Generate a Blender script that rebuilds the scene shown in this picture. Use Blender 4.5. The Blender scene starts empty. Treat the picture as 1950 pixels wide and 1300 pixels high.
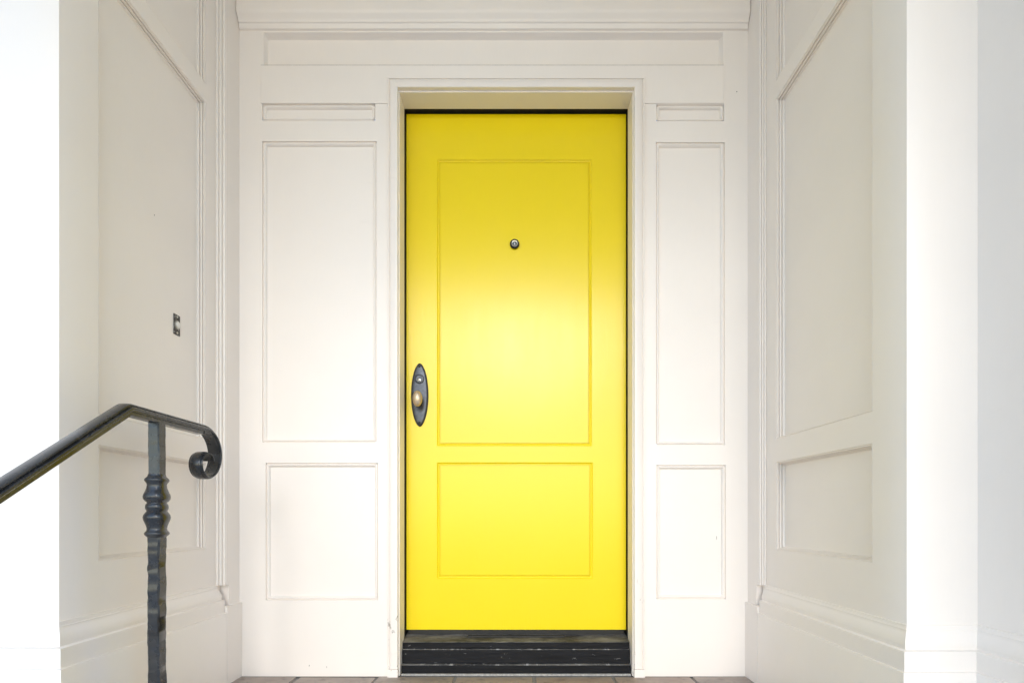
import bpy, bmesh, math, random
from mathutils import Vector, noise
R = math.radians
random.seed(7)
S = bpy.context.scene
COL = S.collection

# ------------------------------------------------------------------ camera
cam = bpy.data.cameras.new('camera')
cam.sensor_width = 36.0
cam.lens = 18.0
cam.shift_x = -0.0041
cam.shift_y = 0.1682
cam.clip_start = 0.02
cam.clip_end = 2000
cam_o = bpy.data.objects.new('camera', cam)
COL.objects.link(cam_o)
cam_o.location = (0, 0, 0.604)
cam_o.rotation_euler = (R(90), 0, 0)
S.camera = cam_o

# ------------------------------------------------------------------ sky, sun, exposure
SUN_EL, SUN_AZ = 23.0, 0.5          # hazy sun behind the viewer
world = bpy.data.worlds.new('World')
S.world = world
world.use_nodes = True
wn = world.node_tree
sky = wn.nodes.new('ShaderNodeTexSky')
sky.sky_type = 'NISHITA'
sky.sun_disc = False
sky.sun_elevation = R(SUN_EL)
sky.sun_rotation = R(180 - SUN_AZ)
sky.air_density = 1.0
sky.dust_density = 0.32
sky.ozone_density = 1.0
wn.links.new(sky.outputs[0], wn.nodes['Background'].inputs[0])
wn.nodes['Background'].inputs[1].default_value = 0.15
sl = bpy.data.lights.new('sun', 'SUN')
sl.energy = 0.5
sl.angle = R(19)
sl.color = (1.0, 0.985, 0.97)
so = bpy.data.objects.new('sun', sl)
COL.objects.link(so)
ld = Vector((-math.sin(R(SUN_AZ)) * math.cos(R(SUN_EL)), math.cos(R(SUN_AZ)) * math.cos(R(SUN_EL)), -math.sin(R(SUN_EL))))
so.rotation_euler = ld.to_track_quat('-Z', 'Y').to_euler()
so.location = (0, -6, 5)
S.view_settings.view_transform = 'Standard'
S.view_settings.look = 'None'
S.view_settings.exposure = 1.19
S.view_settings.gamma = 1.0
S.view_settings.use_curve_mapping = False
S.render.engine = 'CYCLES'
S.cycles.use_denoising = True
S.cycles.max_bounces = 14
S.cycles.diffuse_bounces = 9

# ------------------------------------------------------------------ materials
class NT:
    def __init__(s, name):
        s.m = bpy.data.materials.new(name)
        s.m.use_nodes = True
        s.t = s.m.node_tree
        s.b = s.t.nodes['Principled BSDF']
        s.tc = s.t.nodes.new('ShaderNodeTexCoord')
    def n(s, typ, **kw):
        o = s.t.nodes.new(typ)
        for k, v in kw.items():
            setattr(o, k, v)
        return o
    def l(s, a, b):
        s.t.links.new(a, b)
    def mapping(s, scale=(1, 1, 1), loc=(0, 0, 0)):
        mp = s.n('ShaderNodeMapping')
        mp.inputs['Scale'].default_value = scale
        mp.inputs['Location'].default_value = loc
        s.l(s.tc.outputs['Object'], mp.inputs[0])
        return mp.outputs[0]
    def noise(s, scale, vec=None, detail=4, rough=0.55):
        o = s.n('ShaderNodeTexNoise')
        o.inputs['Scale'].default_value = scale
        o.inputs['Detail'].default_value = detail
        o.inputs['Roughness'].default_value = rough
        s.l(vec if vec is not None else s.tc.outputs['Object'], o.inputs['Vector'])
        return o.outputs['Fac']
    def ramp(s, fac, stops):
        o = s.n('ShaderNodeValToRGB')
        cr = o.color_ramp
        while len(cr.elements) < len(stops):
            cr.elements.new(0.5)
        for e, (p, c) in zip(cr.elements, stops):
            e.position = p
            e.color = c if len(c) == 4 else (*c, 1)
        s.l(fac, o.inputs[0])
        return o.outputs[0]
    def rng(s, fac, a, b, lo, hi):
        o = s.n('ShaderNodeMapRange')
        for i, v in enumerate((a, b, lo, hi)):
            o.inputs[i + 1].default_value = v
        s.l(fac, o.inputs[0])
        return o.outputs[0]
    def math(s, op, a, b):
        o = s.n('ShaderNodeMath', operation=op)
        for i, v in enumerate((a, b)):
            if isinstance(v, (int, float)):
                o.inputs[i].default_value = v
            else:
                s.l(v, o.inputs[i])
        return o.outputs[0]
    def mix(s, fac, a, b):
        o = s.n('ShaderNodeMix', data_type='RGBA')
        for sock, v in ((o.inputs[0], fac), (o.inputs[6], a), (o.inputs[7], b)):
            if isinstance(v, (int, float)):
                sock.default_value = v
            elif isinstance(v, tuple):
                sock.default_value = (*v, 1)
            else:
                s.l(v, sock)
        return o.outputs[2]
    def bump(s, h, strength, dist=0.001, prev=None):
        o = s.n('ShaderNodeBump')
        o.inputs['Strength'].default_value = strength
        o.inputs['Distance'].default_value = dist
        s.l(h, o.inputs['Height'])
        if prev is not None:
            s.l(prev, o.inputs['Normal'])
        return o.outputs[0]

def paint(name, col, rough=0.4, streak=(30, 30, 3), bump=0.12, mott=0.03, specks=True, wear=None, spec=0.5, rv=1.5):
    k = NT(name)
    base = k.mix(k.rng(k.noise(1.7, detail=5), 0.3, 0.7, 0, 1), tuple(c * (1 - mott) for c in col), tuple(min(1, c * (1 + mott)) for c in col))
    st = k.noise(6.0, k.mapping(streak), 5, 0.6)
    base = k.mix(k.rng(st, 0.35, 0.65, 0, 0.10), base, tuple(c * 0.93 for c in col))
    if specks:                                      # sparse pin holes and rubbed marks in the paint
        v = k.n('ShaderNodeTexVoronoi')
        v.inputs['Scale'].default_value = 5.0
        k.l(k.mapping((1, 1, 1), (3.3, 1.7, 0.4)), v.inputs['Vector'])
        dot = k.math('LESS_THAN', v.outputs['Distance'], 0.0095)
        sel = k.math('GREATER_THAN', k.noise(2.3, detail=0), 0.60)
        base = k.mix(k.math('MULTIPLY', k.math('MULTIPLY', dot, sel), 0.7), base, (0.12, 0.10, 0.08))
        sm = k.rng(k.noise(3.1, k.mapping((1, 1, 4), (9, 4, 2)), 8, 0.7), 0.66, 0.74, 0, 0.12)
        base = k.mix(sm, base, tuple(c * 0.72 for c in col))
    if wear:                                        # chipped edge on the door casing
        g = k.rng(k.noise(55, k.mapping((1, 1, 0.5)), 6, 0.7), 0.60, 0.63, 0, 0.75)
        g = k.math('MULTIPLY', g, k.rng(k.noise(5, k.mapping((1, 1, 1), (2, 0, 7)), 2), 0.44, 0.5, 0, 1))
        sx = k.n('ShaderNodeSeparateXYZ')
        k.l(k.tc.outputs['Object'], sx.inputs[0])
        g = k.math('MULTIPLY', g, k.rng(sx.outputs[2], 0.33, 0.37, 1, 0))
        base = k.mix(g, base, (0.30, 0.26, 0.21))
    k.l(base, k.b.inputs['Base Color'])
    rn = k.noise(9, detail=4) if specks else k.noise(2.0, k.mapping((14, 14, 1.2)), 6, 0.6)
    k.l(k.rng(rn, 0.3, 0.7, rough - 0.04 * rv, rough + 0.05 * rv), k.b.inputs['Roughness'])
    k.b.inputs['Specular IOR Level'].default_value = spec
    nb = k.bump(st, bump, 0.0012)
    nb = k.bump(k.noise(2.2, detail=2), 0.25, 0.004, nb)
    k.l(nb, k.b.inputs['Normal'])
    return k.m

CREAM = (0.872, 0.812, 0.756)
M = {}
M['wall'] = paint('cream_paint', CREAM, 0.42)
M['trim'] = paint('cream_trim_paint', CREAM, 0.38, bump=0.08)
M['casing'] = paint('cream_casing_paint', CREAM, 0.38, bump=0.10, wear=True)
M['door'] = paint('yellow_door_paint', (0.88, 0.668, 0.002), 0.24, streak=(40, 40, 1.4), bump=0.30, mott=0.02, specks=False, spec=0.5, rv=0.45)
M['gasket'] = paint('black_weatherstrip', (0.012, 0.011, 0.010), 0.6, specks=False)

def iron():
    k = NT('black_iron_paint')
    n1 = k.noise(22, detail=6)
    c = k.ramp(n1, [(0.3, (0.018, 0.0195, 0.023)), (0.62, (0.034, 0.036, 0.041)), (0.75, (0.065, 0.068, 0.074))])
    w = k.rng(k.noise(140, detail=4, rough=0.7), 0.70, 0.74, 0, 0.35)
    c = k.mix(w, c, (0.20, 0.20, 0.21))
    k.l(c, k.b.inputs['Base Color'])
    k.l(k.rng(n1, 0.3, 0.7, 0.20, 0.34), k.b.inputs['Roughness'])
    k.b.inputs['Metallic'].default_value = 0.15
    k.b.inputs['Coat Weight'].default_value = 0.35
    k.b.inputs['Coat Roughness'].default_value = 0.18
    k.l(k.bump(k.noise(60, detail=5), 0.25, 0.002), k.b.inputs['Normal'])
    return k.m
M['iron'] = iron()

def sill_mat(name, dust):
    k = NT(name)
    base = k.ramp(k.noise(18, k.mapping((0.3, 2, 4)), 6, 0.65), [(0.35, (0.004, 0.0045, 0.006)), (0.7, (0.011, 0.012, 0.016))])
    chips = k.rng(k.noise(46, k.mapping((0.55, 1, 2.2)), 9, 0.72), 0.655, 0.69, 0, 0.7)
    base = k.mix(chips, base, (0.50, 0.49, 0.48))
    if dust:
        d = k.rng(k.noise(9, k.mapping((0.7, 2, 1)), 7, 0.7), 0.40, 0.68, 0.08, dust * 0.8)
        base = k.mix(d, base, (0.34, 0.325, 0.30))
        if dust > 0.9:
            e = k.rng(k.noise(38, k.mapping((1, 0.2, 0.2)), 8, 0.75), 0.54, 0.62, 0, 0.8)
            base = k.mix(e, base, (0.62, 0.61, 0.60))
    k.l(base, k.b.inputs['Base Color'])
    k.b.inputs['Roughness'].default_value = 0.55 if dust else 0.45
    k.b.inputs['Specular IOR Level'].default_value = 0.4 if dust else 0.2
    k.l(k.bump(k.noise(50, k.mapping((0.4, 2, 3)), 6), 0.4, 0.002), k.b.inputs['Normal'])
    return k.m
M['sill'] = sill_mat('worn_black_sill_paint', 0)
M['sill_top'] = sill_mat('dusty_sill_metal', 0.8)
M['sill_ledge'] = sill_mat('scuffed_sill_ledge', 1.0)

def tile_mat():
    k = NT('clay_floor_tile')
    oi = k.n('ShaderNodeObjectInfo')
    a = k.ramp(oi.outputs['Random'], [(0, (0.33, 0.25, 0.22)), (0.35, (0.40, 0.31, 0.26)), (0.7, (0.31, 0.265, 0.24)), (1, (0.44, 0.35, 0.30))])
    n1 = k.noise(9, k.mapping((1, 2.4, 1)), 7, 0.65)
    c = k.mix(k.rng(n1, 0.35, 0.7, 0, 0.7), a, (0.50, 0.43, 0.375))
    c = k.mix(k.rng(k.noise(24, detail=6), 0.58, 0.7, 0, 0.6), c, (0.17, 0.135, 0.12))
    k.l(c, k.b.inputs['Base Color'])
    k.b.inputs['Roughness'].default_value = 0.62
    k.l(k.bump(k.noise(30, detail=7), 0.5, 0.003), k.b.inputs['Normal'])
    return k.m
M['tile'] = tile_mat()

def plain(name, col, rough, metal=0.0, nscale=20, var=0.2, bump=0.2):
    k = NT(name)
    n1 = k.noise(nscale, detail=6)
    k.l(k.mix(k.rng(n1, 0.3, 0.7, 0, 1), tuple(c * (1 - var) for c in col), tuple(min(1, c * (1 + var)) for c in col)), k.b.inputs['Base Color'])
    k.b.inputs['Roughness'].default_value = rough
    k.b.inputs['Metallic'].default_value = metal
    k.l(k.bump(n1, bump, 0.001), k.b.inputs['Normal'])
    return k.m
M['grout'] = plain('grey_mortar', (0.27, 0.255, 0.24), 0.9, 0, 60, 0.2, 0.5)
M['concrete'] = plain('pale_concrete', (0.52, 0.51, 0.49), 0.85, 0, 6, 0.12, 0.4)
M['ceiling'] = paint('ceiling_paint', (0.80, 0.785, 0.755), 0.6, specks=False)
M['plate'] = plain('dark_bronze', (0.060, 0.066, 0.080), 0.36, 0.6, 90, 0.25, 0.25)
M['plate_rim'] = plain('black_bronze_rim', (0.012, 0.012, 0.014), 0.45, 0.5)
M['brass'] = plain('worn_brass', (0.60, 0.46, 0.31), 0.33, 0.7, 40, 0.15, 0.15)
M['steel'] = plain('lock_steel', (0.55, 0.54, 0.50), 0.28, 0.9, 60, 0.1, 0.05)
M['dark'] = plain('dark_slot', (0.01, 0.01, 0.01), 0.5)
M['lens'] = plain('viewer_glass', (0.16, 0.17, 0.19), 0.08, 0.4, 30, 0.1, 0)
M['button'] = plain('white_button', (0.78, 0.77, 0.74), 0.3, 0, 30, 0.02, 0)
def bell_plate():
    k = NT('tarnished_bell_plate')
    c = k.ramp(k.noise(170, detail=5, rough=0.7), [(0.42, (0.035, 0.032, 0.03)), (0.56, (0.09, 0.085, 0.08)), (0.63, (0.45, 0.44, 0.42))])
    k.l(c, k.b.inputs['Base Color'])
    k.b.inputs['Metallic'].default_value = 0.5
    k.b.inputs['Roughness'].default_value = 0.45
    return k.m
M['bell'] = bell_plate()
M['nick'] = plain('bare_paint_nick', (0.16, 0.14, 0.12), 0.8)
M['caulk'] = plain('grey_caulk', (0.38, 0.365, 0.34), 0.85, 0, 90, 0.3, 0.6)

# ------------------------------------------------------------------ mesh helpers
def origin(o):
    p = Vector((0, 0, 0))
    while o is not None:
        p += o.location
        o = o.parent
    return p

def mesh(name, verts, faces, mat, parent=None, smooth=None, loc=None):
    """verts in world metres; the object sits at loc (or its parent's origin)."""
    base = Vector(loc) if loc is not None else origin(parent)
    me = bpy.data.meshes.new(name)
    me.from_pydata([tuple(Vector(v) - base) for v in verts], [], faces)
    bm = bmesh.new()
    bm.from_mesh(me)
    bmesh.ops.remove_doubles(bm, verts=bm.verts, dist=1e-6)
    bmesh.ops.recalc_face_normals(bm, faces=bm.faces)
    bm.to_mesh(me)
    bm.free()
    if smooth:
        for p in me.polygons:
            p.use_smooth = True
        me.set_sharp_from_angle(angle=R(smooth))
    me.materials.append(M[mat])
    o = bpy.data.objects.new(name, me)
    COL.objects.link(o)
    if parent is not None:
        o.parent = parent
        if loc is not None:
            o.location = base - origin(parent)
    elif loc is not None:
        o.location = base
    return o

def bevel(o, w, seg=2):
    md = o.modifiers.new('bevel', 'BEVEL')
    md.width = w
    md.segments = seg
    md.limit_method = 'ANGLE'
    md.angle_limit = R(40)
    return o

def empty(name, loc, label, cat, group=None):
    o = bpy.data.objects.new(name, None)
    o.empty_display_size = 0.1
    o.location = loc
    COL.objects.link(o)
    o['label'] = label
    o['category'] = cat
    o['kind'] = 'thing'
    if group:
        o['group'] = group
    return o

BF = [(0, 1, 2, 3), (7, 6, 5, 4), (0, 4, 5, 1), (1, 5, 6, 2), (2, 6, 7, 3), (3, 7, 4, 0)]
def box(name, x, y, z, mat, parent=None, bv=0, **kw):
    (x0, x1), (y0, y1), (z0, z1) = sorted(x), sorted(y), sorted(z)
    vs = [(x0, y0, z0), (x1, y0, z0), (x1, y1, z0), (x0, y1, z0), (x0, y0, z1), (x1, y0, z1), (x1, y1, z1), (x0, y1, z1)]
    o = mesh(name, vs, BF, mat, parent, **kw)
    if bv:
        bevel(o, bv)
    return o

def prism(name, poly, f, a, b, mat, parent=None, smooth=35):
    """poly: 2D outline; f(p, q, t) places it; extruded from t=a to t=b."""
    n = len(poly)
    vs = [f(p, q, a) for p, q in poly] + [f(p, q, b) for p, q in poly]
    fs = [(i, (i + 1) % n, n + (i + 1) % n, n + i) for i in range(n)]
    fs += [tuple(range(n)), tuple(range(2 * n - 1, n - 1, -1))]
    return mesh(name, vs, fs, mat, parent, smooth)

def ring(name, u, v, prof, f, mat, parent, cham=0.0, smooth=40):
    """mitred moulding round the rectangle u x v; prof = (inset, height) pairs; f(u, v, h) -> xyz"""
    (u0, u1), (v0, v1) = u, v
    vs, fs = [], []
    for d, h in prof:
        c = max(0.0002, cham - d * 0.8)
        a0, a1, b0, b1 = u0 + d, u1 - d, v0 + d, v1 - d
        pts = [(a0 + c, b0), (a1 - c, b0)]
        pts += [(a1 - c * 0.3, b0 + c * 0.3), (a1, b0 + c), (a1, b1 - c), (a1 - c * 0.3, b1 - c * 0.3), (a1 - c, b1), (a0 + c, b1), (a0 + c * 0.3, b1 - c * 0.3), (a0, b1 - c), (a0, b0 + c), (a0 + c * 0.3, b0 + c * 0.3)]
        vs += [f(p, q, h) for p, q in pts]
    n = 12
    for i in range(len(prof) - 1):
        for j in range(n):
            k = (j + 1) % n
            fs.append((i * n + j, i * n + k, (i + 1) * n + k, (i + 1) * n + j))
    return mesh(name, vs, fs, mat, parent, smooth)

def sweep_plan(name, path, prof, side, mat, parent, smooth=40):
    """profile (out, z) swept with mitres along a plan path of (x, y); side = +1 / -1 picks the room side."""
    n, m = len(path), len(prof)
    nrm = []
    for i in range(n - 1):
        d = (Vector(path[i + 1]) - Vector(path[i])).normalized()
        nrm.append(Vector((-d.y, d.x)) * side)
    vs, fs = [], []
    for i, p in enumerate(path):
        if i == 0:
            off = nrm[0]
        elif i == n - 1:
            off = nrm[-1]
        else:
            a, b = nrm[i - 1], nrm[i]
            off = (a + b) / (1 + a.dot(b))
        for o, z in prof:
            vs.append((p[0] + off.x * o, p[1] + off.y * o, z))
    for i in range(n - 1):
        for j in range(m - 1):
            fs.append((i * m + j, (i + 1) * m + j, (i + 1) * m + j + 1, i * m + j + 1))
    fs += [tuple(range(m)), tuple(range((n - 1) * m, n * m))]
    return mesh(name, vs, fs, mat, parent, smooth)

def lathe(name, prof, n, f, mat, parent, smooth=50):
    """prof: (radius, height) pairs; f(x, y, h) -> xyz"""
    vs, fs = [], []
    for r, h in prof:
        for i in range(n):
            a = 2 * math.pi * (i + 0.5) / n
            vs.append(f(r * math.cos(a), r * math.sin(a), h))
    for i in range(len(prof) - 1):
        for j in range(n):
            k = (j + 1) % n
            fs.append((i * n + j, i * n + k, (i + 1) * n + k, (i + 1) * n + j))
    fs += [tuple(range(n)), tuple(range((len(prof) - 1) * n, len(prof) * n))]
    return mesh(name, vs, fs, mat, parent, smooth)

# ------------------------------------------------------------------ ground, steps, floor, ceiling
GZ = -0.93
g = box('ground', (-150, 150), (-150, 60), (GZ - 0.2, GZ), 'concrete', loc=(0, 0, GZ))
g['kind'] = 'structure'
FLOOR_EDGE = 1.05
fl = box('porch_floor', (-1.10, 1.04), (FLOOR_EDGE, 2.06), (GZ, -0.006), 'grout', loc=(0, FLOOR_EDGE, 0))
fl['kind'] = 'structure'
# clay tiles, one shared bevelled mesh
TP, TW = 0.2915, 0.279
tm = bpy.data.meshes.new('tile')
bm = bmesh.new()
bmesh.ops.create_cube(bm, size=1)
bmesh.ops.scale(bm, vec=(TW, TW, 0.02), verts=bm.verts)
bmesh.ops.bevel(bm, geom=list(bm.edges), offset=0.003, segments=2, affect='EDGES', profile=0.6)
bm.to_mesh(tm)
bm.free()
for p in tm.polygons:
    p.use_smooth = True
tm.set_sharp_from_angle(angle=R(50))
tm.materials.append(M['tile'])
for r in range(3):
    for c in range(8):
        x = -0.8085 + (c - 0.5) * TP
        y = 1.9005 - TW / 2 - r * TP + (0.0)
        if x > 1.0:
            continue
        t = bpy.data.objects.new('tile', tm)
        COL.objects.link(t)
        t.parent = fl
        t.location = Vector((x + random.uniform(-.002, .002), y + random.uniform(-.002, .002), -0.010 + random.uniform(-.001, .0015))) - origin(fl)
        t.rotation_euler = (random.uniform(-.004, .004), random.uniform(-.004, .004), random.choice((0, math.pi)) + random.uniform(-.006, .006))
st = bpy.data.objects.new('porch_steps', None)
COL.objects.link(st)
st.location = (0, FLOOR_EDGE, GZ)
st['kind'] = 'structure'
for i in range(4):
    y1 = FLOOR_EDGE - 0.27 * i
    box('step', (-1.10, 1.04), (y1 - 0.27, y1 - 0.001), (GZ, -0.186 * (i + 1)), 'concrete', st, bv=0.008)
CEIL = 3.10
EDGE = -2.1
ce = box('porch_ceiling', (-2.2, 1.6), (EDGE, 2.3), (CEIL, CEIL + 0.25), 'ceiling', loc=(0, 2.0, CEIL))
ce['kind'] = 'structure'

# ------------------------------------------------------------------ entry wall round the door
YW = 1.905
ew = empty('entry_wall', (-0.08, YW, 0), 'cream panelled entry wall framing the yellow door', 'wall')
fw = lambda u, v, h: (u, YW - h, v)
XL, XR = -1.062, 0.905                     # runs on behind the side walls
TH = (YW, YW + 0.04)
PROF = [(0, 0.0), (0.0004, -0.0055), (0.0022, -0.0065), (0.0040, -0.0016), (0.0075, 0.0004), (0.0105, -0.0012), (0.0128, -0.0055), (0.0138, -0.0110), (0.0165, -0.0112)]
PD = -0.0110
def front_side(x0, x1, tiers, inner):
    """tiers: openings from the floor up as (u0, u1, v0, v1)"""
    zprev = 0.0
    for (u0, u1, v0, v1) in tiers:
        box('rail', (x0, x1), TH, (zprev, v0), 'wall', ew)
        box('stile', (x0, u0), TH, (v0, v1), 'wall', ew)
        box('stile', (u1, x1), TH, (v0, v1), 'wall', ew)
        pn = box('panel', (u0 + 0.014, u1 - 0.014), (YW - PD, YW + 0.035), (v0 + 0.014, v1 - 0.014), 'wall', ew)
        small = (v1 - v0) < 0.1
        ring('moulding', (u0, u1), (v0, v1), PROF, fw, 'trim', pn, cham=0.013 if small else 0.008)
        zprev = v1
    box('rail', (x0, x1), TH, (zprev, 2.128), 'wall', ew)
front_side(XL, -0.440, [(-0.932, -0.5138, 0.2836, 0.7935), (-0.9446, -0.5197, 0.8697, 1.9892), (-0.9456, -0.5246, 2.0655, 2.1275)], -0.44)
front_side(0.436, XR, [(0.5217, 0.7796, 0.2875, 0.7857), (0.5197, 0.7757, 0.8600, 1.9853), (0.5217, 0.7737, 2.0635, 2.1255)], 0.436)
# header: end stiles, flat board notched over the door, recessed frieze, top rail
box('stile', (XL, -0.9505), TH, (2.128, 2.2706), 'wall', ew)
box('stile', (XL, -0.9400), TH, (2.2706, 2.3937), 'wall', ew)
box('stile', (0.7725, XR), TH, (2.128, 2.2706), 'wall', ew)
box('stile', (0.7700, XR), TH, (2.2706, 2.3937), 'wall', ew)
bevel(prism('header_board', [(-0.9495, 2.1285), (-0.462, 2.1285), (-0.462, 2.195), (0.458, 2.195), (0.458, 2.1285), (0.7715, 2.1285), (0.7715, 2.2692), (-0.9495, 2.2692)],
      lambda p, q, t: (p, t, q), YW - 0.0030, YW + 0.024, 'wall', ew), 0.0012)
box('joint_line', (-0.9490, 0.7710), (YW - 0.0026, YW + 0.02), (2.2693, 2.2703), 'caulk', ew)
fp = box('frieze_panel', (-0.9385, 0.7685), (YW + 0.026, YW + 0.05), (2.2500, 2.3927), 'wall', ew)
ring('moulding', (-0.9400, 0.7700), (2.2706, 2.3937), [(0, 0), (0.001, -0.0012), (0.0015, -0.017), (0.004, -0.021), (0.006, -0.0255), (0.008, -0.0262)], fw, 'trim', fp, cham=0.001)
box('rail', (XL, XR), TH, (2.3937, CEIL), 'wall', ew)
cp = [(0.0, 2.400), (0.006, 2.4005), (0.0075, 2.402), (0.0075, 2.4175), (0.0085, 2.4195), (0.0125, 2.4210), (0.0125, 2.4255), (0.0165, 2.432), (0.0225, 2.4400), (0.0265, 2.4475), (0.0275, 2.455), (0.0265, 2.4640), (0.0255, 2.474), (0.0255, CEIL - 0.001), (0.0, CEIL - 0.001)]
prism('cornice', cp, lambda p, q, t: (t, YW - p, q), -1.0275, 0.8590, 'trim', ew, smooth=50)

# ------------------------------------------------------------------ door frame: casing, jambs, weatherstrip
df = empty('door_surround', (0, YW, 0), 'narrow cream casing and deep jambs round the yellow door', 'door surround')
JX = (-0.4345, 0.4335)
JZ = 2.1745
CX = (-0.4385, 0.4375)
CZ = 2.1800
CPROF = [(0, -0.006), (0, 0.0110), (0.002, 0.0130), (0.027, 0.0135), (0.0292, 0.0120), (0.0300, 0.0075), (0.0312, 0.0075), (0.0325, 0.0125), (0.0370, 0.0125), (0.0385, 0.0105), (0.0390, -0.001)]
def casing(name, pts, endnorm):
    vs, fs = [], []
    m = len(CPROF)
    for (fn) in pts:
        for d, h in CPROF:
            x, z = fn(d)
            vs.append((x, YW - h, z))
    for j in range(m - 1):
        fs.append((j, m + j, m + j + 1, j + 1))
    fs += [tuple(range(m)), tuple(range(m, 2 * m))]
    return mesh(name, vs, fs, 'casing', df, 40)
G = 0.0003
casing('casing_leg', [lambda d: (CX[0] - d, 0.0315), lambda d: (CX[0] - d, CZ + d - G)], None)
casing('casing_leg', [lambda d: (CX[1] + d, 0.0315), lambda d: (CX[1] + d, CZ + d - G)], None)
casing('casing_head', [lambda d: (CX[0] - d + G, CZ + d), lambda d: (CX[1] + d - G, CZ + d)], None)
for s, cx in ((-1, CX[0]), (1, CX[1])):
    box('plinth_block', (cx - s * 0.0008, cx + s * 0.0385), (YW - 0.0145, YW + 0.004), (0, 0.0300), 'casing', df, bv=0.0012)
JY = (1.9095, 1.989)
for s, jx in ((-1, JX[0]), (1, JX[1])):
    bevel(box('jamb', (jx, jx + s * 0.06), JY, (0, JZ), 'wall', df), 0.0012)
    box('weatherstrip', (jx - s * 0.0006, jx + s * 0.05), (1.9892, 2.004), (0.10, JZ), 'gasket', df)
    box('light_block', (jx - s * 0.02, jx + s * 0.09), (2.06, 2.10), (0.0, JZ + 0.08), 'gasket', df)  # added out of sight behind the door to keep sky light out of the gaps
    box('rebate', (jx + s * 0.002, jx + s * 0.05), (2.004, 2.0595), (0.0, JZ), 'gasket', df)
bevel(box('head_jamb', (JX[0] - 0.06, JX[1] + 0.06), JY, (JZ + 0.0001, JZ + 0.06), 'wall', df), 0.0012)
box('weatherstrip', (JX[0] - 0.05, JX[1] + 0.05), (1.9892, 2.0595), (JZ + 0.004, JZ + 0.05), 'gasket', df)
box('light_block', (JX[0] - 0.09, JX[1] + 0.09), (2.1001, 2.13), (JZ - 0.03, JZ + 0.08), 'gasket', df)  # head piece of the same added light-blocking ring

# ------------------------------------------------------------------ sill of three tiers
sp = empty('door_sill', (0, 1.95, 0), 'worn black stepped sill under the yellow door', 'sill')
SX = (-0.4325, 0.4315)
def tier(name, prof, mat):
    return bevel(prism(name, prof, lambda p, q, t: (t, p, q), SX[0], SX[1], mat, sp), 0.0015)
tier('riser', [(1.930, 0.004), (2.05, 0.004), (2.05, 0.034), (1.930, 0.034)], 'sill')
tier('riser', [(1.944, 0.0365), (2.05, 0.0365), (2.05, 0.0885), (1.944, 0.0885)], 'sill')
tier('riser', [(1.953, 0.0905), (2.05, 0.0905), (2.05, 0.121), (1.953, 0.1135)], 'sill')
tier('ledge', [(1.9292, 0.0342), (1.9600, 0.0342), (1.9600, 0.0364), (1.9306, 0.0364)], 'sill_ledge')
tier('ledge', [(1.9435, 0.0887), (1.9700, 0.0887), (1.9700, 0.0904), (1.9445, 0.0904)], 'sill_ledge')
tier('saddle', [(1.9515, 0.1140), (2.05, 0.1300), (2.05, 0.1345), (2.000, 0.1270), (1.9515, 0.1165)], 'sill_top')
box('sweep', (-0.425, 0.424), (2.020, 2.045), (0.1300, 0.1520), 'gasket', sp)
box('track', (-0.19, 0.19), (1.992, 2.006), (0.124, 0.1315), 'gasket', sp, bv=0.001)
box('caulk_line', (SX[0], SX[1]), (1.9180, 1.9302), (-0.004, 0.0045), 'caulk', sp, bv=0.003)

# ------------------------------------------------------------------ yellow door
YD = 2.010
dr = empty('front_door', (0, YD, 0.1505), 'bright yellow two-panel front door, glossy in the middle', 'door')
fd = lambda u, v, h: (u, YD - h, v)
DX, DZ = (-0.4308, 0.4308), (0.1505, 2.1715)
DT = (YD, YD + 0.044)
UP = (-0.3113, 0.2969, 0.8699, 1.9955)
LP = (-0.3113, 0.3010, 0.3504, 0.8060)
def door_piece(name, x, z):
    return box(name, x, DT, z, 'door', dr)
door_piece('stile', (DX[0], UP[0]), DZ)
door_piece('stile', (LP[1], DX[1]), DZ)
door_piece('stile', (UP[1], LP[1]), (UP[2], UP[3]))
door_piece('rail', (UP[0], LP[1]), (DZ[0], LP[2]))
door_piece('rail', (UP[0], LP[1]), (LP[3], UP[2]))
door_piece('rail', (UP[0], LP[1]), (UP[3], DZ[1]))
DPROF = [(0, 0), (0.0012, -0.0008), (0.0028, -0.0030), (0.0048, -0.0062), (0.0070, -0.0066), (0.0085, -0.0050), (0.0105, -0.0042), (0.0125, -0.0042)]
for (u0, u1, v0, v1) in (UP, LP):
    pn = box('panel', (u0 + 0.0115, u1 - 0.0115), (YD + 0.0042, YD + 0.04), (v0 + 0.0115, v1 - 0.0115), 'door', dr)
    ring('moulding', (u0, u1), (v0, v1), DPROF, fd, 'door', pn, cham=0.001, smooth=70)
# handle plate with lock and knob
PX, PZ = -0.3783, 1.0699
def plate_pts(w, h, n=64):
    o = []
    for i in range(n):
        a = 2 * math.pi * i / n
        c, s = math.cos(a), math.sin(a)
        o.append((w * math.copysign(abs(c) ** 1.12, c), h * math.copysign(abs(s) ** 0.98, s)))
    return o
def dome(name, levels, mat, parent):
    vs, fs = [], []
    n = 64
    for w, h, y in levels:
        vs += [(PX + p, YD - y, PZ + q) for p, q in plate_pts(w, h)]
    for i in range(len(levels) - 1):
        for j in range(n):
            k = (j + 1) % n
            fs.append((i * n + j, i * n + k, (i + 1) * n + k, (i + 1) * n + j))
    fs.append(tuple(range((len(levels) - 1) * n, len(levels) * n)))
    return mesh(name, vs, fs, mat, parent, 50)
hp = dome('handle_plate', [(0.0312, 0.1205, 0.0025), (0.0305, 0.1195, 0.0062), (0.0290, 0.1170, 0.0078), (0.0265, 0.1120, 0.0084), (0.018, 0.080, 0.0088)], 'plate', dr)
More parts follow.
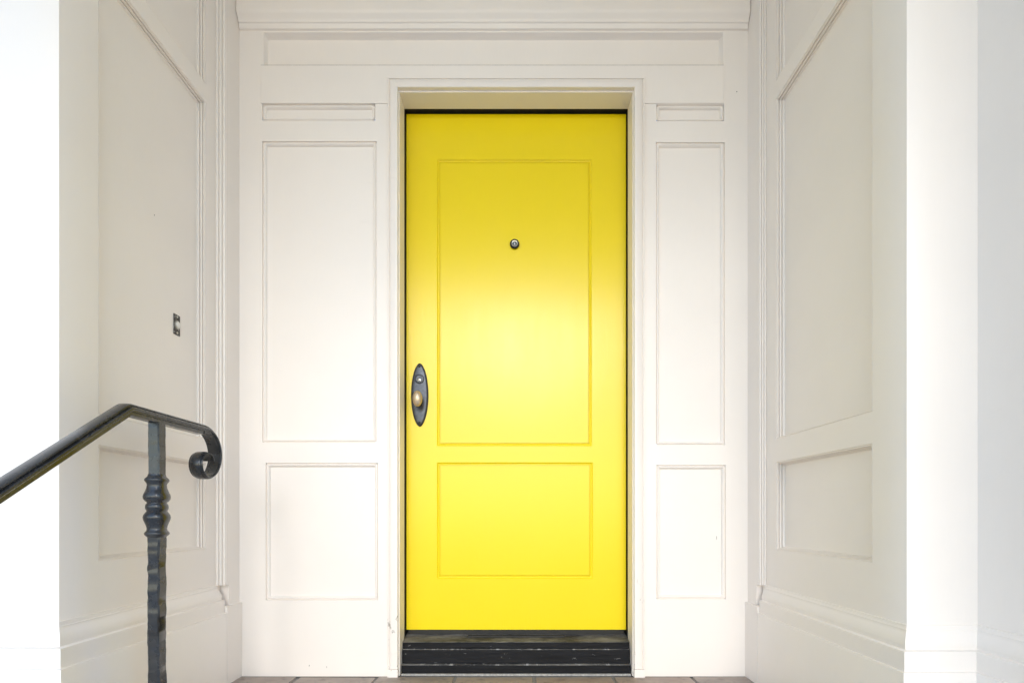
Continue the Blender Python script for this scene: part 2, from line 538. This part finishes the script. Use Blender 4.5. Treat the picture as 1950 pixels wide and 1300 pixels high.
dome('plate_rim', [(0.0338, 0.1240, 0.0), (0.0338, 0.1240, 0.0030), (0.0328, 0.1228, 0.0042), (0.0310, 0.1203, 0.0042)], 'plate_rim', hp)
def on_door(cx, cz):
    return lambda x, y, h: (cx + x, YD - h, cz + y)
def hardware(name, cx, cz, prof, n, mat, parent, sm=45):
    return lathe(name, prof, n, on_door(cx, cz), mat, parent, sm)
for z in (1.1800, 0.9610):
    hardware('screw', PX, z, [(0.0046, 0.006), (0.0046, 0.0098), (0.0036, 0.0112), (0.0008, 0.0116)], 16, 'plate_rim', hp)
LZ = 1.1305
hardware('lock_collar', PX, LZ, [(0.0172, 0.006), (0.0172, 0.0105), (0.0160, 0.0125), (0.0142, 0.0128), (0.0135, 0.0112)], 32, 'plate', hp)
hardware('lock_gap', PX, LZ, [(0.0186, 0.006), (0.0186, 0.0094), (0.0174, 0.0095)], 32, 'plate_rim', hp)
hardware('lock_cylinder', PX, LZ - 0.004, [(0.0080, 0.008), (0.0080, 0.0122), (0.0072, 0.0130), (0.0005, 0.0131)], 28, 'steel', hp)
box('keyway', (PX - 0.0013, PX + 0.0013), (YD - 0.0138, YD - 0.010), (LZ - 0.0105, LZ - 0.002), 'dark', hp)
KZ = 1.0450
hardware('knob_rose', PX, KZ, [(0.0150, 0.006), (0.0150, 0.0110), (0.0120, 0.0140), (0.0085, 0.0160), (0.0080, 0.036)], 28, 'plate', hp)
kp = []
for i in range(15):
    t = -1 + 2 * i / 14
    kp.append((max(0.0006, math.sqrt(max(0, 1 - t * t))), t))
lathe('knob', kp, 36, lambda x, y, h: (PX + x * 0.0188, YD - 0.050 - h * 0.0165, KZ + y * 0.0305), 'brass', dr, 60)
# round viewer
VX, VZ = -0.0062, 1.6615
vw = hardware('door_viewer', VX, VZ, [(0.0185, 0.0), (0.0185, 0.004), (0.0165, 0.0062), (0.0130, 0.0062), (0.0118, 0.0045)], 40, 'plate_rim', dr)
hardware('viewer_ring', VX, VZ, [(0.0124, 0.002), (0.0124, 0.0062), (0.0112, 0.0072), (0.0090, 0.0066), (0.0085, 0.0052)], 40, 'steel', vw)
hardware('viewer_lens', VX, VZ - 0.001, [(0.0090, 0.003), (0.0086, 0.0056), (0.0060, 0.0072), (0.0030, 0.0079), (0.0004, 0.0081)], 32, 'lens', vw, 80)
box('keyway', (VX - 0.0009, VX + 0.0009), (YD - 0.0093, YD - 0.0074), (VZ - 0.007, VZ + 0.004), 'steel', vw)

# ------------------------------------------------------------------ panelled side walls
SPROF = [(0, 0.0), (0.0003, -0.0034), (0.0020, -0.0036), (0.0034, -0.0012), (0.0050, -0.0018), (0.0054, -0.0044), (0.0042, -0.0064), (0.0004, -0.0070), (0.0004, -0.0086), (0.0068, -0.0090), (0.0078, -0.0122), (0.0068, -0.0148), (0.0030, -0.0154), (0.0030, -0.0170), (0.0094, -0.0174), (0.0104, -0.0208), (0.0098, -0.0232), (0.0122, -0.0252), (0.0150, -0.0252)]
BASE = [(0.0, 0.0), (0.034, 0.0), (0.034, 0.2525), (0.0330, 0.2545), (0.0270, 0.2552), (0.0270, 0.2970), (0.0265, 0.2995), (0.0225, 0.3010), (0.0180, 0.3018), (0.0175, 0.3040), (0.0190, 0.3090), (0.0183, 0.3170), (0.0145, 0.3270), (0.0090, 0.3360), (0.0065, 0.3410), (0.0068, 0.3440), (0.0048, 0.3460), (0.0040, 0.3540), (0.0, 0.3545)]
def side_wall(s, XP, XS, yn, y_open, base_path, label, crack=None):
    """s=+1: wall on the left (room side is +X); XP panel plane, XS plane of the strip by the entry wall."""
    w = empty('side_wall', (XP, (yn + YW) / 2, 0), label, 'wall', 'panelled side walls of the porch')
    f = lambda u, v, h: (XP + s * h, u, v)
    yf = 1.812
    ya, yb = y_open
    bk = -0.06
    # rounded outer corner on the near stile
    r = 0.0025
    poly = [(XP, ya), (XP, yn + r), (XP - s * r * 0.3, yn + r * 0.3), (XP - s * r, yn), (XP + s * bk, yn), (XP + s * bk, ya)]
    prism('stile', poly, lambda p, q, t: (p, q, t), GZ, CEIL - 0.001, 'wall', w)
    box('stile', (XP, XP + s * bk), (yb, yf + 0.02), (0.0, CEIL - 0.001), 'wall', w)
    ops = [(0.484, 0.779), (0.857, 2.009), (2.070, 2.960)]
    zp = 0.0
    for v0, v1 in ops:
        box('rail', (XP, XP + s * bk), (ya, yb), (zp, v0), 'wall', w)
        pz = (v0 + 0.013, v1 - 0.013)
        if crack and v0 < crack < v1:               # two boards with an open joint
            box('panel', (XP - s * 0.0246, XP + s * bk), (ya + 0.013, yb - 0.013), (crack + 0.00005, pz[1]), 'wall', w)
            pz = (pz[0], crack - 0.00005)
        pn = box('panel', (XP - s * 0.025, XP + s * bk), (ya + 0.013, yb - 0.013), pz, 'wall', w)
        ring('moulding', (ya, yb), (v0, v1), SPROF, f, 'trim', pn, cham=0.0008)
        zp = v1
    box('rail', (XP, XP + s * bk), (ya, yb), (zp, CEIL - 0.001), 'wall', w)
    # vertical corner bead that steps out to the strip by the entry wall
    step = abs(XS - XP)
    pts = [(0.0, 0.0)]
    nb = 3
    for i in range(nb):
        c = step * (i + 0.5) / nb
        hw = step / nb * 0.46
        dy = 0.0012 + 0.0035 * i
        for a in range(0, 181, 20):
            pts.append((c - hw * math.cos(R(a)), dy - 0.0030 * math.sin(R(a))))
        pts.append((c + hw * 1.02, dy + 0.0060))
        pts.append((c + hw * 1.14, dy + 0.0060))
    pts += [(step, 0.016), (step, 0.03), (0, 0.03)]
    prism('corner_bead', pts, lambda p, q, t: (XP + s * p, yf - 0.006 + q, t), 0.352, CEIL - 0.001, 'trim', w, smooth=50)
    box('strip', (XS, XP + s * bk), (yf + 0.0245, YW + 0.02), (0, CEIL - 0.001), 'wall', w)
    box('strip_plinth', (XS + s * 0.010, XP), (yf - 0.004, YW + 0.01), (0, 0.2783), 'trim', w, bv=0.0012)
    pk = (step + 0.0095) / 0.034
    sweep_plan('baseboard', base_path, [(p * pk, z) for p, z in BASE], s, 'trim', w)
    return w, f

lw, lf = side_wall(1, -1.061, -1.030, 1.188, (1.300, 1.750), [(-1.061, 1.806), (-1.061, 1.188), (-2.2, 1.188)], 'panelled cream wall left of the door, behind the black handrail')
rw, rf = side_wall(-1, 0.882, 0.8616, 1.156, (1.268, 1.737), [(0.882, 1.806), (0.882, 1.156), (1.042, 1.156), (1.042, 0.35)], 'panelled cream wall right of the door, its lower panel split by a joint', crack=0.670)
box('facade_face', (-2.2, -1.121), (1.188, 1.26), (GZ, CEIL - 0.001), 'wall', lw)
box('facade_face', (0.942, 1.10), (1.156, 1.22), (GZ, CEIL - 0.001), 'wall', rw)
pw = empty('projecting_wall', (1.042, 0.2, 0), 'plain cream wall coming forward at the right edge', 'wall')
box('wall_face', (1.042, 1.12), (0.35, 1.1559), (GZ, CEIL - 0.001), 'wall', pw)

def nick(parent, f, r, seed):
    rd = random.Random(seed)
    pts = [(r * rd.uniform(0.6, 1.2) * math.cos(2 * math.pi * i / 9), r * rd.uniform(0.6, 1.4) * math.sin(2 * math.pi * i / 9)) for i in range(9)]
    prism('paint_nick', pts, f, -0.0002, 0.0003, 'nick', parent)
nick(lw, lambda p, q, t: (-1.086 + t, 1.537 + p, 1.500 + q), 0.0018, 1)
nick(ew, lambda p, q, t: (0.8206 + p, YW - t, 2.173 + q), 0.0020, 2)
nick(ew, lambda p, q, t: (-0.477 + p * 0.6, YW - 0.0022 - t, 2.2215 + q), 0.0040, 3)
nick(ew, lambda p, q, t: (0.750 + p * 0.4, YW + 0.011 - t, 0.515 + q * 3), 0.0022, 4)
nick(ew, lambda p, q, t: (-0.770 + p * 0.5, YW - t, 0.040 + q * 2), 0.0018, 5)
nick(ew, lambda p, q, t: (-0.705 + p * 0.5, YW - t, 0.035 + q * 2), 0.0016, 6)

# ------------------------------------------------------------------ doorbell on the left wall
XPAN = -1.061 - 0.025
bl = empty('doorbell', (XPAN, 1.636, 1.19), 'small tarnished doorbell with white button on left wall panel', 'doorbell')
fb = lambda u, v, h: (XPAN + h, 1.636 + u, 1.207 + v)
bevel(prism('plate', [(-0.0145, -0.0325), (0.0145, -0.0325), (0.0145, 0.0325), (-0.0145, 0.0325)], fb, 0.0, 0.0028, 'bell', bl), 0.0008)
lathe('button_ring', [(0.0128, 0.002), (0.0128, 0.0052), (0.0112, 0.0064), (0.0098, 0.0050)], 28, lambda x, y, h: fb(x, y, h), 'steel', bl)
lathe('button', [(0.0096, 0.003), (0.0096, 0.0068), (0.0080, 0.0086), (0.0004, 0.0094)], 28, lambda x, y, h: fb(x, y, h), 'button', bl)
for v in (-0.0255, 0.0255):
    lathe('screw', [(0.0036, 0.002), (0.0036, 0.0036), (0.0026, 0.0044), (0.0004, 0.0046)], 14, lambda x, y, h, v=v: fb(x, y + v, h), 'steel', bl)

# ------------------------------------------------------------------ iron handrail
HX = -0.926
hr = empty('handrail', (HX, 1.32, 0), 'black wrought iron stair handrail with scrolled end and knuckled post', 'handrail')
RZ = 0.866
path = [(0.33, RZ - 0.70 * (1.207 - 0.33)), (0.8, RZ - 0.70 * (1.207 - 0.8)), (1.197, RZ - 0.0075), (1.207, RZ - 0.0018), (1.217, RZ), (1.35, RZ), (1.502, RZ)]
y, z, th = 1.502, RZ, 0.0
while th < 432:
    rr = 0.082 if th < 124 else (0.082 - 0.041 * (th - 124) / 66 if th < 190 else (0.041 if th < 330 else 0.033))
    ds = rr * R(6)
    th += 6
    y += ds * math.cos(R(th - 3))
    z -= ds * math.sin(R(th - 3))
    path.append((y, z))
CAP = [(0, 0.0), (-0.0100, -0.0004), (-0.0146, -0.0026), (-0.0158, -0.0052), (-0.0146, -0.0066), (-0.0136, -0.0070), (-0.0136, -0.0086), (-0.0196, -0.0088), (-0.0216, -0.0106), (-0.0218, -0.0136), (-0.0202, -0.0158), (-0.0172, -0.0160), (-0.0168, -0.0190), (0, -0.0190)]
CAP = CAP + [(-a, b) for a, b in reversed(CAP[1:-1])]
def rail_sweep(name, pts, sec, taper, mat):
    vs, fs = [], []
    n, m = len(pts), len(sec)
    for i, p in enumerate(pts):
        a = Vector(pts[max(0, i - 1)])
        b = Vector(pts[min(n - 1, i + 1)])
        d = (b - a).normalized()
        nx = Vector((-d.y, d.x))
        k = 1.0
        if taper:
            k = 1.0 if i < 7 else 1.0 - 0.58 * min(1, (i - 7) / 34)
        for (u, v) in sec:
            q = Vector(p) + nx * (v * k)
            vs.append((HX + u * (1 - 0.10 * (1 - k)), q.x, q.y))
    for i in range(n - 1):
        for j in range(m):
            k2 = (j + 1) % m
            fs.append((i * m + j, i * m + k2, (i + 1) * m + k2, (i + 1) * m + j))
    fs += [tuple(range(m)), tuple(range((n - 1) * m, n * m))]
    return mesh(name, vs, fs, mat, hr, 38)
rail_sweep('top_rail', path, CAP, True, 'iron')
BAR = [(-0.0120, -0.0180), (-0.0120, -0.0275), (-0.0108, -0.0290), (0.0108, -0.0290), (0.0120, -0.0275), (0.0120, -0.0180)]
rail_sweep('under_bar', [(a, b) for a, b in path[:7]] + [(1.505, RZ - 0.001)], BAR, False, 'iron')

def post(name, px, py, z0, z1, w, amp):
    vs, fs = [], []
    n = max(4, int((z1 - z0) / 0.006))
    c = 0.0032
    h = w / 2
    sec = [(-h + c, -h), (h - c, -h), (h, -h + c), (h, h - c), (h - c, h), (-h + c, h), (-h, h - c), (-h, -h + c)]
    fn = [(0, -1), (0, -1), (1, 0), (1, 0), (0, 1), (0, 1), (-1, 0), (-1, 0)]
    for i in range(n + 1):
        z = z0 + (z1 - z0) * i / n
        for j, (a, b) in enumerate(sec):
            side = j // 2
            q = noise.noise(Vector((side * 7.3 + 1.1, z * 26.0, px * 3))) * amp
            q += noise.noise(Vector((side * 3.1, z * 70.0, j * 0.7))) * amp * 0.55
            q2 = noise.noise(Vector((j * 5.7, z * 48.0, 2.2))) * amp * 0.8
            nx, ny = fn[j]
            tx, ty = (math.copysign(1, a) if nx == 0 else 0), (math.copysign(1, b) if ny == 0 else 0)
            vs.append((px + a + nx * q + tx * q2 * 0.6, py + b + ny * q + ty * q2 * 0.6, z))
    for i in range(n):
        for j in range(8):
            k = (j + 1) % 8
            fs.append((i * 8 + j, i * 8 + k, (i + 1) * 8 + k, (i + 1) * 8 + j))
    fs += [tuple(range(8)), tuple(range(n * 8, n * 8 + 8))]
    return mesh(name, vs, fs, 'iron', hr, 28)
post('post', HX, 1.32, -0.002, 0.548, 0.0308, 0.0025)
post('post', HX, 1.32, 0.698, RZ - 0.0278, 0.0290, 0.0012)
CO = [(0.0325, 0.706), (0.0335, 0.7030), (0.0350, 0.7000), (0.0440, 0.6945), (0.0466, 0.6910), (0.0450, 0.6880), (0.0385, 0.6825), (0.0368, 0.6780), (0.0385, 0.6700), (0.0440, 0.6610), (0.0498, 0.6535), (0.0515, 0.6475), (0.0498, 0.6420), (0.0430, 0.6365), (0.0375, 0.6335), (0.0372, 0.6312),
      (0.0405, 0.6290), (0.0428, 0.6250), (0.0432, 0.6210), (0.0420, 0.6165), (0.0390, 0.6130), (0.0380, 0.6110),
      (0.0430, 0.6070), (0.0495, 0.6010), (0.0515, 0.5950), (0.0498, 0.5890), (0.0445, 0.5810), (0.0395, 0.5730), (0.0372, 0.5660), (0.0390, 0.5610), (0.0455, 0.5565), (0.0475, 0.5535), (0.0455, 0.5505), (0.0370, 0.5455), (0.0345, 0.5435)]
vs, fs = [], []
for D, z in CO:
    h = D / 2
    c = h * 0.50
    for a, b in [(-h + c, -h), (h - c, -h), (h - c * .32, -h + c * .32), (h, -h + c), (h, h - c), (h - c * .32, h - c * .32), (h - c, h), (-h + c, h), (-h + c * .32, h - c * .32), (-h, h - c), (-h, -h + c), (-h + c * .32, -h + c * .32)]:
        vs.append((HX + a, 1.32 + b, z))
for i in range(len(CO) - 1):
    for j in range(12):
        k = (j + 1) % 12
        fs.append((i * 12 + j, i * 12 + k, (i + 1) * 12 + k, (i + 1) * 12 + j))
fs += [tuple(range(12)), tuple(range((len(CO) - 1) * 12, len(CO) * 12))]
mesh('post_knuckle', vs, fs, 'iron', hr, 42)
post('post', HX, 0.40, -0.559, RZ - 0.70 * (1.207 - 0.40) - 0.033, 0.0308, 0.0025)
